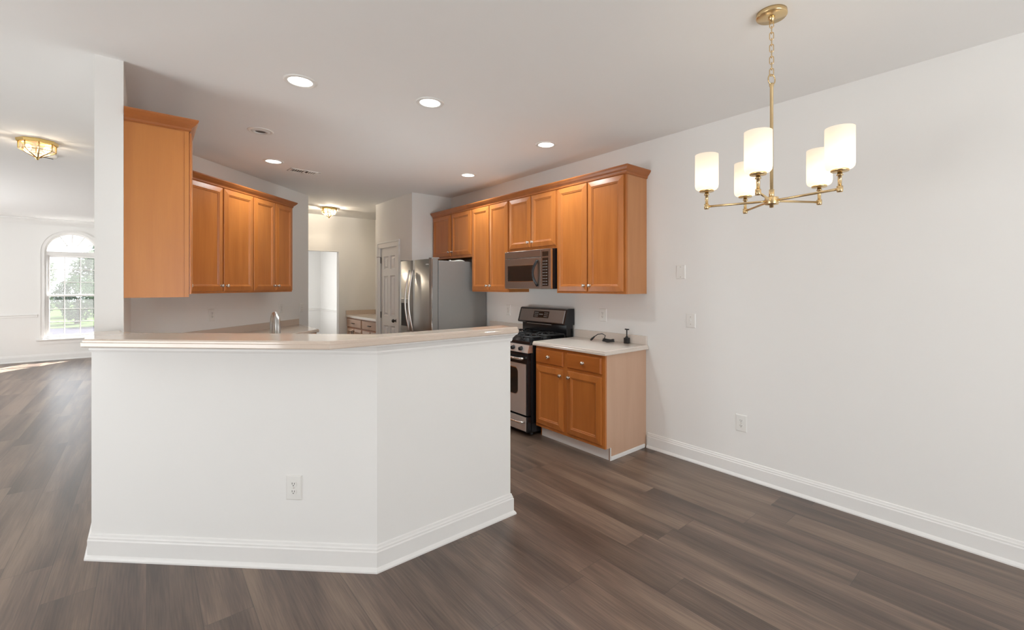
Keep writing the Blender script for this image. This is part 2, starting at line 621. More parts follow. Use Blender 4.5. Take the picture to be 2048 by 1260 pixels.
def plain_window(name, along, a0, a1, z0, z1, c, n=2):
    """framed glazing in an opening; along 'x' or 'y', c is the plane"""
    r = bpy.data.objects.new(name, None)
    COL.objects.link(r)
    r['kind'] = 'structure'
    f = MB()
    p = MB()
    def bx(b, u0, u1, d0, d1, w0, w1):
        if along == 'x':
            b.box(u0, u1, c + d0, c + d1, w0, w1)
        else:
            b.box(c + d0, c + d1, u0, u1, w0, w1)
    t = 0.05
    bx(f, a0, a1, -0.04, 0.04, z1 - t, z1)
    bx(f, a0, a1, -0.04, 0.04, z0, z0 + t)
    for i in range(n + 1):
        u = a0 + (a1 - a0 - t) * i / n
        bx(f, u, u + t, -0.04, 0.04, z0 + t, z1 - t)
    for i in range(n):
        u = a0 + (a1 - a0 - t) * i / n
        bx(p, u + t, u + (a1 - a0 - t) / n, -0.004, 0.004, z0 + t, z1 - t)
    f.build('frame', 'trim', r)
    p.build('pane', 'pane', r)
    return r
plain_window('window_2', 'x', -0.2, 2.1, 0.0, 2.17, YB - 0.06)  # unseen glazing added behind the camera to let daylight in
plain_window('window_3', 'y', 1.4, 3.6, 0.0, 2.15, XL - 0.06, 2)
plain_window('window_4', 'y', 7.4, 11.0, 0.5, 2.2, XL - 0.06, 3)  # unseen window added for living room brightness

# left kitchen wall: its end stands on the bar as a column
struct(MB().prism([(-0.22, 3.5), (-0.10, 3.5), (-0.10, 5.10), (-0.22, 5.15)], 0, H).build('wall_kitchen', 'wall'))
# 45 degree wall behind the sink side cabinets
struct(MB().prism([(-0.22, 5.15), (-0.10, 5.10), (1.75, 6.95), (1.75, 8.65), (1.63, 8.65), (1.63, 7.0)], 0, H).build('wall_angled', 'wall'))
# half wall of the bar
struct(MB().prism([(-0.22, 3.5), (-0.22, BS + 0.22), (BS - BY, BY), (1.735, BY), (1.735, BY + 0.1), (BS - BY + 0.0414, BY + 0.1), (-0.10, BS + 0.1414 + 0.10), (-0.10, 3.5)], 0, BT - 0.04).build('wall_bar', 'wall'))
# pantry box and niche behind the refrigerator
PX = 2.769
m = MB()
m.prism([(PX, 5.76), (XR, 5.76), (XR, 5.86), (PX + 0.1, 5.86), (PX + 0.1, 6.22), (PX, 6.22)], 0, H)
m.prism([(PX, 6.86), (PX + 0.1, 6.86), (PX + 0.1, 6.96), (XR, 6.96), (XR, 7.05), (PX, 7.05)], 0, H)
m.box(PX, PX + 0.1, 6.22, 6.86, 2.04, H)
struct(m.build('wall_pantry', 'wall'))
# hall wall with the doorway
m = MB()
m.box(1.63, 1.85, 8.65, 8.77, 0, H).box(2.70, XR + 0.15, 8.65, 8.77, 0, H).box(1.85, 2.70, 8.65, 8.77, 2.08, H)
struct(m.build('wall_hall', 'wall'))
# room beyond
struct(MB().box(1.63, 1.75, 8.77, 11.9, 0, 0.6).box(1.63, 1.75, 8.77, 11.9, 2.2, H).box(1.63, 1.75, 8.77, 9.7, 0.6, 2.2).box(1.63, 1.75, 11.1, 11.9, 0.6, 2.2).box(1.63, 1.75, 11.9, 12.7, 0, H).build('wall_side', 'wall'))
plain_window('window_5', 'y', 9.7, 11.1, 0.6, 2.2, 1.69)  # unseen window added as the opening for the far room's light
struct(MB().box(1.63, 3.4, 11.8, 11.92, 0, H).build('wall_back', 'wall'))
struct(MB().box(3.25, 3.4, 8.77, 11.8, 0, H).build('wall_far', 'wall'))

# living room wall with the arched window opening
WX, WHW, WZ0, WZS = -1.115, 0.375, 0.42, 2.12
m = MB()
y0, y1 = YF, YF + 0.15
m.box(XL - 0.15, WX - WHW, y0, y1, 0, H).box(WX + WHW, XR + 0.2, y0, y1, 0, H).box(WX - WHW, WX + WHW, y0, y1, 0, WZ0)
n = 24
for i in range(n):
    a0, a1 = PI - PI * i / n, PI - PI * (i + 1) / n
    xa, za = WX + WHW * math.cos(a0), WZS + WHW * math.sin(a0)
    xb, zb = WX + WHW * math.cos(a1), WZS + WHW * math.sin(a1)
    m.vprism([(xa, za), (xb, zb), (xb, H), (xa, H)], y0, y1)
struct(m.build('wall_living', 'wall'))

# ------------------------------------------------------------------ skirting and mouldings
BASE = [(0, 0), (0.028, 0), (0.028, 0.008), (0.022, 0.018), (0.016, 0.024), (0.016, 0.098), (0.012, 0.104), (0.012, 0.112), (0.008, 0.118), (0.006, 0.128), (0, 0.132)]
def base(name, path):
    return struct(MB().sweep(BASE, path).build(name, 'trim'))
base('baseboard_right', [(XR, 2.34), (XR, YB)])
base('baseboard_bar', [(-0.22, 5.1), (-0.22, BS + 0.22), (BS - BY, BY), (1.735, BY), (1.735, BY + 0.1)][::1])
base('baseboard_living', [(XL, YF), (XR - 1.8, YF)])
base('baseboard_far', [(3.25, 11.8), (3.25, 8.78)])
base('baseboard_back', [(1.75, 11.8), (3.25, 11.8)])
base('baseboard_hall', [(2.70, 8.65), (2.8, 8.65)])
CROWN = [(0, H - 0.11), (0.012, H - 0.11), (0.018, H - 0.09), (0.035, H - 0.06), (0.06, H - 0.03), (0.075, H - 0.02), (0.075, H), (0, H)]
struct(MB().sweep(CROWN, [(XL, YF), (1.5, YF)]).build('trim_1', 'trim'))
RAIL = [(0, 0.845), (0.012, 0.845), (0.016, 0.86), (0.014, 0.875), (0.026, 0.885), (0.026, 0.895), (0, 0.90)]
struct(MB().sweep(RAIL, [(XL, YF), (WX - WHW - 0.085, YF)]).build('trim_2', 'trim'))
struct(MB().sweep(RAIL, [(WX + WHW + 0.085, YF), (1.5, YF)]).build('trim_3', 'trim'))
struct(MB().sweep(RAIL, [(1.75, 11.8), (3.25, 11.8), (3.25, 8.78)]).build('trim_4', 'trim'))
# moulding under the bar top
UND = [(0, BT - 0.095), (0.006, BT - 0.095), (0.010, BT - 0.083), (0.010, BT - 0.075), (0.022, BT - 0.058), (0.034, BT - 0.048), (0.034, BT - 0.039), (0, BT - 0.039)]
struct(MB().sweep(UND, [(-0.22, 3.49), (-0.22, BS + 0.22), (BS - BY, BY), (1.735, BY), (1.735, BY + 0.1)]).build('trim_5', 'trim'))

# ------------------------------------------------------------------ arched window
win = bpy.data.objects.new('window_1', None)
COL.objects.link(win)
win.location = (WX, YF, 0)
win['kind'] = 'structure'
def arch_band(mb, ri, ro, zc, y0, y1, zb=None, n=28):
    """semicircular band; legs run down to zb when given"""
    out = [(ro * math.cos(PI * i / n), zc + ro * math.sin(PI * i / n)) for i in range(n + 1)]
    inn = [(ri * math.cos(PI * i / n), zc + ri * math.sin(PI * i / n)) for i in range(n + 1)]
    for i in range(n):
        mb.vprism([inn[i], out[i], out[i + 1], inn[i + 1]], y0, y1)
    if zb is not None:
        mb.box(ri, ro, y0, y1, zb, zc).box(-ro, -ri, y0, y1, zb, zc)
m = MB()
arch_band(m, WHW - 0.005, WHW + 0.058, WZS, -0.014, 0.0, WZ0 - 0.02)
arch_band(m, WHW + 0.040, WHW + 0.060, WZS, -0.024, -0.014, WZ0 - 0.02)
m.build('casing', 'trim', win)
MB().box(-WHW - 0.10, WHW + 0.10, -0.055, 0.10, WZ0 - 0.03, WZ0, 0.006).box(-WHW - 0.06, WHW + 0.06, -0.014, 0.0, WZ0 - 0.10, WZ0 - 0.03).build('sill', 'trim', win)
m = MB()
arch_band(m, WHW - 0.035, WHW, WZS, 0.03, 0.12, WZ0)
m.box(-WHW + 0.035, WHW - 0.035, 0.028, 0.122, WZS - 0.075, WZS - 0.001)
m.box(-WHW + 0.035, WHW - 0.035, 0.028, 0.122, WZ0 + 0.001, WZ0 + 0.03)
m.build('frame', 'trim', win)
GX = WHW - 0.045
m = MB()
for z0, z1, yy in ((WZ0 + 0.03, 1.27, 0.05), (1.24, WZS - 0.075, 0.085)):
    m.box(-GX - 0.010, -GX + 0.02, yy, yy + 0.03, z0, z1).box(GX - 0.02, GX + 0.010, yy, yy + 0.03, z0, z1)
    m.box(-GX + 0.02, GX - 0.02, yy + 0.001, yy + 0.029, z0 + 0.001, z0 + 0.035).box(-GX + 0.02, GX - 0.02, yy + 0.001, yy + 0.029, z1 - 0.035, z1 - 0.001)
m.box(-0.24, -0.20, 0.035, 0.05, 1.27, 1.285).box(0.20, 0.24, 0.035, 0.05, 1.27, 1.285)
m.build('sash', 'trim', win)
m = MB()
for z0, z1, yy in ((WZ0 + 0.06, 1.24, 0.06), (1.27, WZS - 0.11, 0.095)):
    for i in (-1, 1):
        m.box(i * GX / 3 - 0.007, i * GX / 3 + 0.007, yy, yy + 0.012, z0, z1)
    for k in (1, 2):
        zz = z0 + (z1 - z0) * k / 3
        m.box(-GX + 0.02, GX - 0.02, yy + 0.001, yy + 0.011, zz - 0.007, zz + 0.007)
for a in (30, 60, 90, 120, 150):
    ca, sa = math.cos(math.radians(a)), math.sin(math.radians(a))
    m.tube([(0.14 * ca, 0.075, WZS + 0.14 * sa), ((WHW - 0.03) * ca, 0.075, WZS + (WHW - 0.03) * sa)], 0.011, 6)
m.tube([(0.14 * math.cos(PI * i / 12), 0.075, WZS + 0.14 * math.sin(PI * i / 12)) for i in range(13)], 0.010, 6)
m.build('muntins', 'trim', win)
m = MB()
m.box(-GX, GX, 0.064, 0.068, WZ0 + 0.05, 1.25).box(-GX, GX, 0.099, 0.103, 1.26, WZS - 0.10)
pts = [((WHW - 0.03) * math.cos(PI * i / 24), WZS + (WHW - 0.03) * math.sin(PI * i / 24)) for i in range(25)]
m.vprism(pts, 0.079, 0.083)
m.build('pane', 'pane', win)

# ------------------------------------------------------------------ pantry door
door = bpy.data.objects.new('door_1', None)
COL.objects.link(door)
door.location = (PX, 6.86, 0)
door.rotation_euler.z = -PI / 2       # front faces -x; local x runs towards the camera
door['kind'] = 'structure'
DW, DH = 0.64, 2.04
m = MB()
m.box(-0.075, 0.012, -0.018, 0, 0, DH + 0.0).box(DW - 0.012, DW + 0.075, -0.018, 0, 0, DH)
m.box(-0.075, DW + 0.075, -0.018, 0, DH - 0.012, DH + 0.055)
m.box(-0.085, DW + 0.085, -0.026, 0, DH + 0.055, DH + 0.085, 0.005)
m.box(-0.075, -0.058, -0.025, -0.018, 0, DH + 0.055).box(DW + 0.058, DW + 0.075, -0.025, -0.018, 0, DH + 0.055)
m.build('casing', 'trim', door)
# slab with six raised panels
m = MB()
xs = [0.014, 0.115, 0.285, 0.355, 0.525, DW - 0.014]
zs = [0.01, 0.22, 0.84, 0.99, 1.60, 1.70, 1.90, DH - 0.012]
yf = 0.004
for i in range(5):
    for k in range(7):
        x0, x1, z0, z1 = xs[i], xs[i + 1], zs[k], zs[k + 1]
        if i in (1, 3) and k in (1, 3, 5):
            m.panel(x0, x1, z0, z1, yf + 0.03, [(0, yf), (0.010, yf + 0.018), (0.022, yf + 0.018), (0.045, yf + 0.004)])
        else:
            m.box(x0, x1, yf, yf + 0.035, z0, z1)
m.build('door_slab', 'trim', door)
m = MB()
for z in (0.25, 0.95, 1.80):
    m.box(0.004, 0.028, 0.004, 0.014, z, z + 0.09).tube([(0.012, 0.0, z - 0.004), (0.012, 0.0, z + 0.094)], 0.006, 8)
m.box(-0.03, 0.03, -0.05, -0.046, 1.89, 1.896).tube([(0.012, 0, 1.893), (0.012, -0.05, 1.893)], 0.003, 6)
m.build('hinge', 'bronze', door)
MB().lathe([(0.0, -0.062), (0.018, -0.06), (0.026, -0.048), (0.026, -0.036), (0.014, -0.024), (0.010, -0.008), (0.026, 0.0), (0.030, 0.010), (0.0, 0.011)], (DW - 0.075, 0.004, 0.93), 'Y', 20).build('door_knob', 'bronze', door)

# ------------------------------------------------------------------ wall plates
def plate(name, label, cat, loc, rotz, kind='outlet', w=0.083, h=0.127, group=None):
    """cover plate facing local -y, centred on loc"""
    t = thing(name, label, cat, loc, rotz, group)
    MB().panel(-w / 2, w / 2, -h / 2, h / 2, 0.0, [(0, -0.002), (0.004, -0.006), (0.008, -0.0065)]).build('cover_plate', 'plastic', t)
    n = 2 if w > 0.1 else 1
    for g in range(n):
        gx = 0.0 if n == 1 else (-0.023 + 0.046 * g)
        if kind == 'outlet' or (kind == 'mixed' and g == 0):
            for s in (-1, 1):
                m = MB()
                pts = []
                for i in range(24):
                    a = 2 * PI * i / 24
                    pts.append((gx + 0.017 * math.cos(a), 0.0195 * s + max(-0.0125, min(0.0125, 0.017 * math.sin(a)))))
                m.vprism(pts, -0.009, -0.006)
                f = m.build('socket', 'plastic', t)
                q = MB()
                q.box(gx - 0.0075, gx - 0.005, -0.0098, -0.0088, 0.0195 * s - 0.001, 0.0195 * s + 0.008)
                q.box(gx + 0.005, gx + 0.0075, -0.0098, -0.0088, 0.0195 * s - 0.001, 0.0195 * s + 0.007)
                q.lathe([(0.0, 0.0006), (0.0028, 0.0006), (0.0028, 0.0)], (gx, -0.0092, 0.0195 * s - 0.007), '-Y', 10)
                q.build('slots', 'dark_slot', f)
            MB().lathe([(0.0035, 0), (0.003, 0.0015), (0, 0.002)], (gx, -0.0065, 0), '-Y', 12).build('screw', 'nickel', t)
        elif kind in ('switch', 'mixed'):
            MB().box(gx - 0.005, gx + 0.005, -0.016, -0.006, -0.004, 0.010, 0.001).build('toggle', 'plastic', t)
            for s in (-1, 1):
                MB().lathe([(0.0035, 0), (0.003, 0.0015), (0, 0.002)], (gx, -0.0065, 0.030 * s), '-Y', 12).build('screw', 'nickel', t)
        else:
            for s in (-1, 1):
                MB().lathe([(0.0035, 0), (0.003, 0.0015), (0, 0.002)], (gx, -0.0065, 0.042 * s), '-Y', 12).build('screw', 'nickel', t)
    return t

TOR = -PI / 2            # things on the right wall face -x
A45 = PI / 4             # things on the angled wall face (1, -1)
B45 = -PI / 4            # things on the slanted bar face look to (-1, -1)
plate('power_outlet', 'white duplex outlet low on the slanted face of the bar', 'outlet', (BS - 2.533, 2.533, 0.408), B45)
plate('power_outlet', 'white duplex outlet low on the bare right wall near the floor', 'outlet', (XR, 1.508, 0.407), TOR)
plate('blank_plate', 'upper of two white plates on the right wall, blank with two screws', 'wall plate', (XR, 2.013, 1.559), TOR, 'blank', 0.085, 0.115)
plate('light_switch', 'lower of two white plates on the right wall, with a small toggle', 'switch', (XR, 1.922, 1.157), TOR, 'switch', 0.085, 0.12)
plate('power_outlet', 'white outlet above the short counter right of the stove', 'outlet', (XR, 2.861, 1.157), TOR, 'outlet', 0.093, 0.127)
plate('power_outlet', 'white outlet left of the stove, below the tall wall cabinet', 'outlet', (XR, 4.379, 1.145), TOR)
plate('power_outlet', 'white outlet on the angled wall below its left wall cabinets', 'outlet', (0.511, 5.711, 1.14), A45)
plate('power_outlet', 'white outlet on the angled wall just above the faucet', 'outlet', (1.315, 6.515, 1.151), A45)
plate('light_switch', 'white switch plate near the far end of the angled wall', 'switch', (1.63, 6.83, 1.142), A45, 'switch')

# ------------------------------------------------------------------ cabinets
RING = [(0, -0.010), (0.004, -0.0135), (0.048, -0.0215), (0.052, -0.021), (0.057, -0.0165), (0.062, -0.0165), (0.068, -0.010)]
DRING = [(0, -0.010), (0.010, -0.020)]

def knob(parent, x, z, y=-0.02):
    return MB().lathe([(0.0, 0.027), (0.010, 0.026), (0.015, 0.021), (0.0155, 0.017), (0.010, 0.012), (0.0055, 0.007), (0.006, 0.002), (0.011, 0.0)], (x, y, z), '-Y', 18).build('knob', 'nickel', parent)

def cab_door(parent, x0, x1, z0, z1, knob_at=None):
    d = MB().panel(x0, x1, z0, z1, -0.003, RING).build('door', 'maple', parent)
    if knob_at:
        knob(d, *knob_at)
    return d

def carcass(parent, w, d, z0, z1, ends=('maple_panel', 'maple_panel'), toe=False):
    """box with face frame at y=0, back at y=d"""
    zc = z0 + (0.105 if toe else 0)
    m = MB()
    m.box(0.016, w - 0.016, 0.018, d, zc, z1)
    m.build('body', 'maple_panel', parent)
    MB().box(0.0, w, 0.0, 0.019, zc, z1, 0.001).build('face_frame', 'maple', parent)
    for k, (x0, x1) in enumerate(((0.0, 0.016), (w - 0.016, w))):
        e = MB()
        if toe:
            e.xprism([(0.019, zc), (0.065, zc), (0.065, z0), (d, z0), (d, z1), (0.019, z1)], x0, x1)
        else:
            e.box(x0, x1, 0.019, d, z0, z1)
        e.build('end_panel', ends[k], parent)

def upper(name, label, loc, rotz, w, z0, z1, doors, d=0.295, ends=('maple_panel', 'maple_panel')):
    t = thing(name, label, 'cabinet', (loc[0], loc[1], 0), rotz, 'maple wall cabinets')
    carcass(t, w, d, z0, z1, ends)
    for x0, x1, zz0, zz1, k in doors:
        kx = x1 - 0.028 if k == 'r' else x0 + 0.028
        cab_door(t, x0, x1, zz0, zz1, (kx, zz0 + 0.055))
    return t

ZB, ZT, ZD = 1.372, 2.435, 2.400
FX = 3.09      # face frame of the right-hand wall cabinets
def yr(y0, ya, yb):   # y range on the right wall turned into local x
    return (y0 - ya, y0 - yb)
def right_upper(name, label, y0, y1, z0, doors, **kw):
    ds = []
    for (ya, yb, k) in doors:
        a, b = yr(y0, ya, yb)
        ds.append((a, b, z0 + 0.018 if z0 < 1.6 else z0 + 0.03, ZD, k))
    return upper(name, label, (FX, y0), TOR, y0 - y1, z0, ZT, ds, **kw)
right_upper('upper_cabinet', 'small two-door maple cabinet above the refrigerator', 5.755, 4.742, 1.812, [(5.737, 5.252, 'r'), (5.226, 4.757, 'l')])
right_upper('upper_cabinet', 'narrow tall two-door maple cabinet between refrigerator and microwave', 4.742, 3.985, ZB, [(4.727, 4.366, 'r'), (4.352, 3.998, 'l')])
right_upper('upper_cabinet', 'short two-door maple cabinet directly above the microwave', 3.985, 3.205, 1.822, [(3.966, 3.603, 'r'), (3.587, 3.217, 'l')])
right_upper('upper_cabinet', 'wide two-door maple cabinet at the near end, right of the microwave', 3.205, 2.354, ZB, [(3.182, 2.797, 'r'), (2.783, 2.374, 'l')], ends=('maple_panel', 'maple_mid'))

# cabinet on the left kitchen wall (its plain end panel faces the camera)
t = upper('upper_cabinet', 'big maple cabinet beside the column, plain end panel facing the room', (0.20, 3.51), PI / 2, 1.34, ZB, ZT,
          [(0.016, 0.44, ZB + 0.018, ZD, 'r'), (0.452, 0.876, ZB + 0.018, ZD, 'l'), (0.888, 1.32, ZB + 0.018, ZD, 'r')], d=0.2995)
MB().box(-0.004, 0.0, 0.0, 0.022, ZB, ZT).build('stile', 'maple_panel', t)
# two cabinets on the angled wall
ADF = 4.745
def apt(s, yx=ADF):
    return ((s * R2 - yx) / 2, (s * R2 + yx) / 2)
def ang_upper(label, s0, s1, doors):
    x, y = apt(s0)
    return upper('upper_cabinet', label, (x, y), A45, s1 - s0, ZB, ZT, [(a - s0, b - s0, ZB + 0.018, ZD, k) for a, b, k in doors], d=0.318)
ang_upper('two-door maple cabinet on the angled wall beside the big cabinet', 3.665, 4.572, [(3.72, 4.140, 'r'), (4.155, 4.566, 'l')])
ang_upper('two-door maple cabinet at the far end of the angled wall', 4.572, 5.264, [(4.578, 4.926, 'r'), (4.940, 5.256, 'l')])

# crown mouldings on top of the wall cabinets
CC = [(0, 2.402), (0.006, 2.402), (0.012, 2.408), (0.012, 2.420), (0.018, 2.428), (0.030, 2.440), (0.042, 2.456), (0.046, 2.463), (0.046, 2.472), (0, 2.472)]
tag(MB().sweep(CC, [(FX, 5.752), (FX, 2.354), (XR, 2.354)]).build('crown_moulding', 'maple_crown'), 'stained maple crown moulding along the tops of the right-hand cabinets', 'moulding')
xa, ya = apt(5.264)
xe, ye = apt(5.264, 5.195)
xc = 0.20
tag(MB().sweep(CC, [(-0.098, 3.51), (xc, 3.51), (xc, xc + ADF), (xa, ya), (xe, ye)]).build('crown_moulding', 'maple_crown'), 'stained maple crown moulding over the big left cabinet and angled wall cabinets', 'moulding')

# base cabinet right of the stove
def base_cab(label, loc, rotz, w, d, cols, ends, knobs=True):
    t = thing('base_cabinet', label, 'cabinet', (loc[0], loc[1], 0), rotz, 'maple base cabinets')
    carcass(t, w, d, 0.0, 0.876, ends, toe=True)
    MB().box(0.016, w - 0.016, 0.062, 0.075, 0, 0.105).build('toe_kick', 'trim', t)
    for x0, x1, k in cols:
        f = MB().panel(x0, x1, 0.715, 0.852, 0.0, DRING).build('drawer', 'maple_dark', t)
        if knobs:
            knob(f, (x0 + x1) / 2, 0.784)
        kx = x1 - 0.03 if k == 'r' else x0 + 0.03
        dd = MB().panel(x0, x1, 0.135, 0.69, 0.0, RING).build('door', 'maple', t)
        if knobs:
            knob(dd, kx, 0.635)
    return t
t = base_cab('maple base cabinet with two drawers and two doors right of the stove', (2.82, 3.215), TOR, 3.215 - 2.36, XR - 2.82,
             [(0.012, 0.380, 'r'), (0.430, 0.823, 'l')], ('maple_panel', 'maple_pink'))
wl = 3.215 - 2.36
MB().box(wl, wl + 0.012, 0.062, XR - 2.82 - 0.03, 0, 0.034, 0.003).box(wl, wl + 0.006, 0.058, 0.068, 0, 0.105).build('shoe_moulding', 'trim', t)
# base cabinet between stove and refrigerator (hidden behind the bar)
base_cab('maple base cabinet left of the stove behind the bar', (2.82, 4.80), TOR, 0.79, XR - 2.82, [(0.015, 0.387, 'r'), (0.40, 0.775, 'l')], ('maple_panel', 'maple_panel'))

CE = [(CT - 0.038, 0.003), (CT - 0.035, 0.0), (CT - 0.018, 0.0), (CT - 0.015, 0.004), (CT - 0.006, 0.004), (CT, 0.009)]
def counter(label, pts, splash, mat='counter_pale'):
    """worktop of a plan polygon; splash is a list of (x0, x1, y0, y1) boxes"""
    o = MB().layers(pts, CE).build('countertop', mat)
    tag(o, label, 'countertop')
    for b in splash:
        if len(b) == 4:
            s = MB().box(*b, CT, CT + 0.078, 0.002)
        else:
            s = MB().prism(b, CT, CT + 0.078)
        s.build('backsplash', mat, o)
    return o
counter('short pale beige countertop with low backsplash right of the stove', [(2.785, 2.332), (XR, 2.332), (XR, 3.228), (2.785, 3.228)], [(XR - 0.02, XR, 2.345, 3.228)])
counter('beige countertop with backsplash between stove and refrigerator', [(2.785, 4.005), (XR, 4.005), (XR, 4.80), (2.785, 4.80)], [(XR - 0.02, XR, 4.01, 4.751)])
q = 0.02 * R2
counter('long beige countertop round the sink along the angled wall', [(-0.10, 3.346), (0.921, 2.325), (1.70, 2.325), (1.70, 2.955), (1.176, 2.955), (0.535, 3.596), (0.535, 4.802), (1.6, 5.867), (1.6, 6.8), (-0.10, 5.10)],
        [[(-0.10, 5.10 - q), (-0.09, 5.11 - q), (1.585, 6.785 - q), (1.585, 6.785), (-0.10, 5.10)]], 'counter')
# carcass under the sink counter
t = thing('base_cabinet', 'maple sink base cabinet run behind the bar', 'cabinet', (0, 0, 0))
MB().prism([(-0.08, 3.36), (0.93, 2.35), (1.68, 2.35), (1.68, 2.93), (1.165, 2.93), (0.51, 3.585), (0.51, 4.81), (1.57, 5.87), (1.57, 6.74), (-0.08, 5.08)], 0.0, CT - 0.04).build('body', 'maple_panel', t)
for i in range(3):
    s0 = 3.60 + i * 0.46
    x, y = apt(s0, 4.29)
    d = MB().panel(0, 0.44, 0.13, 0.69, 0.0, RING).build('door', 'maple', t, (x, y, 0), A45)
    knob(d, 0.41, 0.63)

# desk base in the back hall, fronts tinted pink as if lit by flash
t = thing('base_cabinet', 'maple desk-height cabinet by the hall doorway beyond the pantry', 'cabinet', (2.85, 8.64, 0), TOR, 'maple base cabinets')
w = 8.64 - 7.06
carcass(t, w, XR - 2.85, 0.0, 0.862, ('maple_panel', 'maple_panel'), toe=True)
for x0, x1 in ((0.03, 0.76), (0.80, 1.55)):
    f = MB().panel(x0, x1, 0.69, 0.845, 0.0, DRING).build('drawer', 'maple_pink', t)
    xm = (x0 + x1) / 2
    MB().tube([(xm - 0.05, -0.02, 0.765), (xm - 0.048, -0.045, 0.765), (xm + 0.048, -0.045, 0.765), (xm + 0.05, -0.02, 0.765)], 0.006, 8).build('drawer_pull', 'bronze', f)
    for a, b, k in ((x0, xm - 0.006, 'r'), (xm + 0.006, x1, 'l')):
        dd = MB().panel(a, b, 0.13, 0.665, 0.0, RING).build('door', 'maple_pink', t)
        kx = b - 0.03 if k == 'r' else a + 0.03
        MB().tube([(kx, -0.02, 0.53), (kx, -0.045, 0.535), (kx, -0.045, 0.625), (kx, -0.02, 0.63)], 0.006, 8).build('door_pull', 'bronze', dd)
o = MB().layers([(2.82, 7.055), (XR, 7.055), (XR, 8.645), (2.82, 8.645)], [(0.864, 0), (0.900, 0), (0.904, 0.004)]).build('countertop', 'counter_pale')
tag(o, 'beige desk countertop with backsplash in the back hall', 'countertop')
MB().box(2.825, XR - 0.02, 8.625, 8.645, 0.904, 0.985).box(XR - 0.02, XR, 7.055, 8.645, 0.904, 0.985).build('backsplash', 'counter', o)

# ------------------------------------------------------------------ bar top
bx0 = -0.237
F1, F2 = 2.78, 3.245         # x + y of front and back edge
yfr, ybk = 2.150, 2.325
pts = [(bx0, 3.494), (bx0, F1 - bx0), (F1 - yfr, yfr), (1.742, yfr), (1.752, yfr + 0.010), (1.752, ybk), (F2 - ybk, ybk), (-0.10, F2 + 0.10), (-0.10, 3.494)]
bar = MB().layers(pts, [(BT - 0.038, 0.004), (BT - 0.034, 0.0), (BT - 0.017, 0.0), (BT - 0.014, 0.006), (BT - 0.007, 0.006), (BT - 0.002, 0.009), (BT, 0.014)]).build('bar_top', 'counter')
tag(bar, 'long glossy beige bar top capping the white half wall', 'countertop')

# ------------------------------------------------------------------ faucet
fx, fy = 0.575, 2.935
t = thing('kitchen_faucet', 'tall brushed steel gooseneck faucet behind the bar', 'faucet', (fx, fy, CT), 0)
MB().lathe([(0.030, 0), (0.030, 0.006), (0.024, 0.012), (0.022, 0.05), (0.0, 0.05)], (0, 0, 0), n=24).build('base', 'steel', t)
dv = Vector((0.02, 1.0, 0)).normalized()
path = [Vector((0, 0, 0.04)), Vector((0, 0, 0.20))]
rr = 0.075
for i in range(13):
    a = PI - PI * i / 12
    path.append(dv * (rr + rr * math.cos(a)) + Vector((0, 0, 0.285 + rr * math.sin(a))))
path.append(dv * (2 * rr) + Vector((0, 0, 0.23)))
MB().tube(path, 0.0155, 16).build('spout', 'steel', t)
MB().lathe([(0.014, 0.08), (0.019, 0.07), (0.021, 0.0), (0.0, 0.0)], dv * (2 * rr) + Vector((0, 0, 0.155)), n=20).build('spray_head', 'steel', t)
MB().tube([(0.02, 0, 0.05), (0.055, -0.01, 0.06), (0.10, -0.03, 0.085)], [0.009, 0.008, 0.007], 10).build('lever', 'steel', t)

# ------------------------------------------------------------------ refrigerator
t = thing('refrigerator', 'stainless side-by-side refrigerator with long bowed handles', 'refrigerator', (2.57, 5.735, 0), TOR)
# local: x towards the camera, front faces local -y; front plane y=0
FW = 0.905
MB().box(0.0, FW, 0.095, XR - 2.57 - 0.02, 0.02, 1.752, 0.006).build('body', 'fridge_side', t)
MB().box(0.02, FW - 0.02, 0.10, 0.5, 0.0, 0.02).build('base_grille', 'black_matte', t)
def bowed(x0, x1, z0, z1, bow, n=8):
    """door with a gently bowed front, rounded at the free edges"""
    m = MB()
    pts = [(x0, 0.085), (x0, 0.012)]
    for i in range(1, n):
        u = i / n
        pts.append((x0 + (x1 - x0) * u, 0.012 - bow * math.sin(PI * u)))
    pts += [(x1, 0.012), (x1, 0.085)]
    a = [m.bm.verts.new((x, y, z0)) for x, y in pts]
    b = [m.bm.verts.new((x, y, z1)) for x, y in pts]
    k = len(pts)
    m.bm.faces.new(a)
    m.bm.faces.new(list(reversed(b)))
    for i in range(k):
        j = (i + 1) % k
        f = m.bm.faces.new((a[j], a[i], b[i], b[j]))
        f.smooth = 1 < i < k - 3
    return m
SEAM = 0.385
fl = bowed(0.003, SEAM - 0.004, 0.06, 1.772, 0.014).build('freezer_door', 'steel_door', t)
fr = bowed(SEAM + 0.004, FW - 0.003, 0.06, 1.772, 0.016).build('fridge_door', 'steel_door', t)
MB().box(FW - 0.006, FW + 0.0005, 0.006, 0.016, 0.06, 1.772, 0.001).build('edge_trim', 'chrome', fr)
MB().box(FW - 0.003, FW + 0.0002, 0.017, 0.085, 0.06, 1.772).build('door_side', 'fridge_side', fr)
MB().box(FW - 0.09, FW - 0.02, 0.01, 0.12, 1.772, 1.788, 0.004).build('hinge_cover', 'fridge_side', t)
MB().box(0.02, 0.09, 0.01, 0.12, 1.772, 1.788, 0.004).build('hinge_cover', 'fridge_side', t)
def handle(parent, x, z0, z1):
    n = 14
    p = []
    for i in range(n + 1):
        u = i / n
        p.append((x, -0.012 - 0.058 * math.sin(PI * u), z0 + (z1 - z0) * u))
    MB().tube(p, 0.0115, 10).build('handle', 'handle_steel', parent)
handle(fl, SEAM - 0.048, 0.86, 1.645)
handle(fr, SEAM + 0.055, 0.86, 1.645)
d = MB().box(0.075, 0.30, -0.012, 0.03, 0.86, 1.28, 0.006).build('dispenser', 'steel', fl)
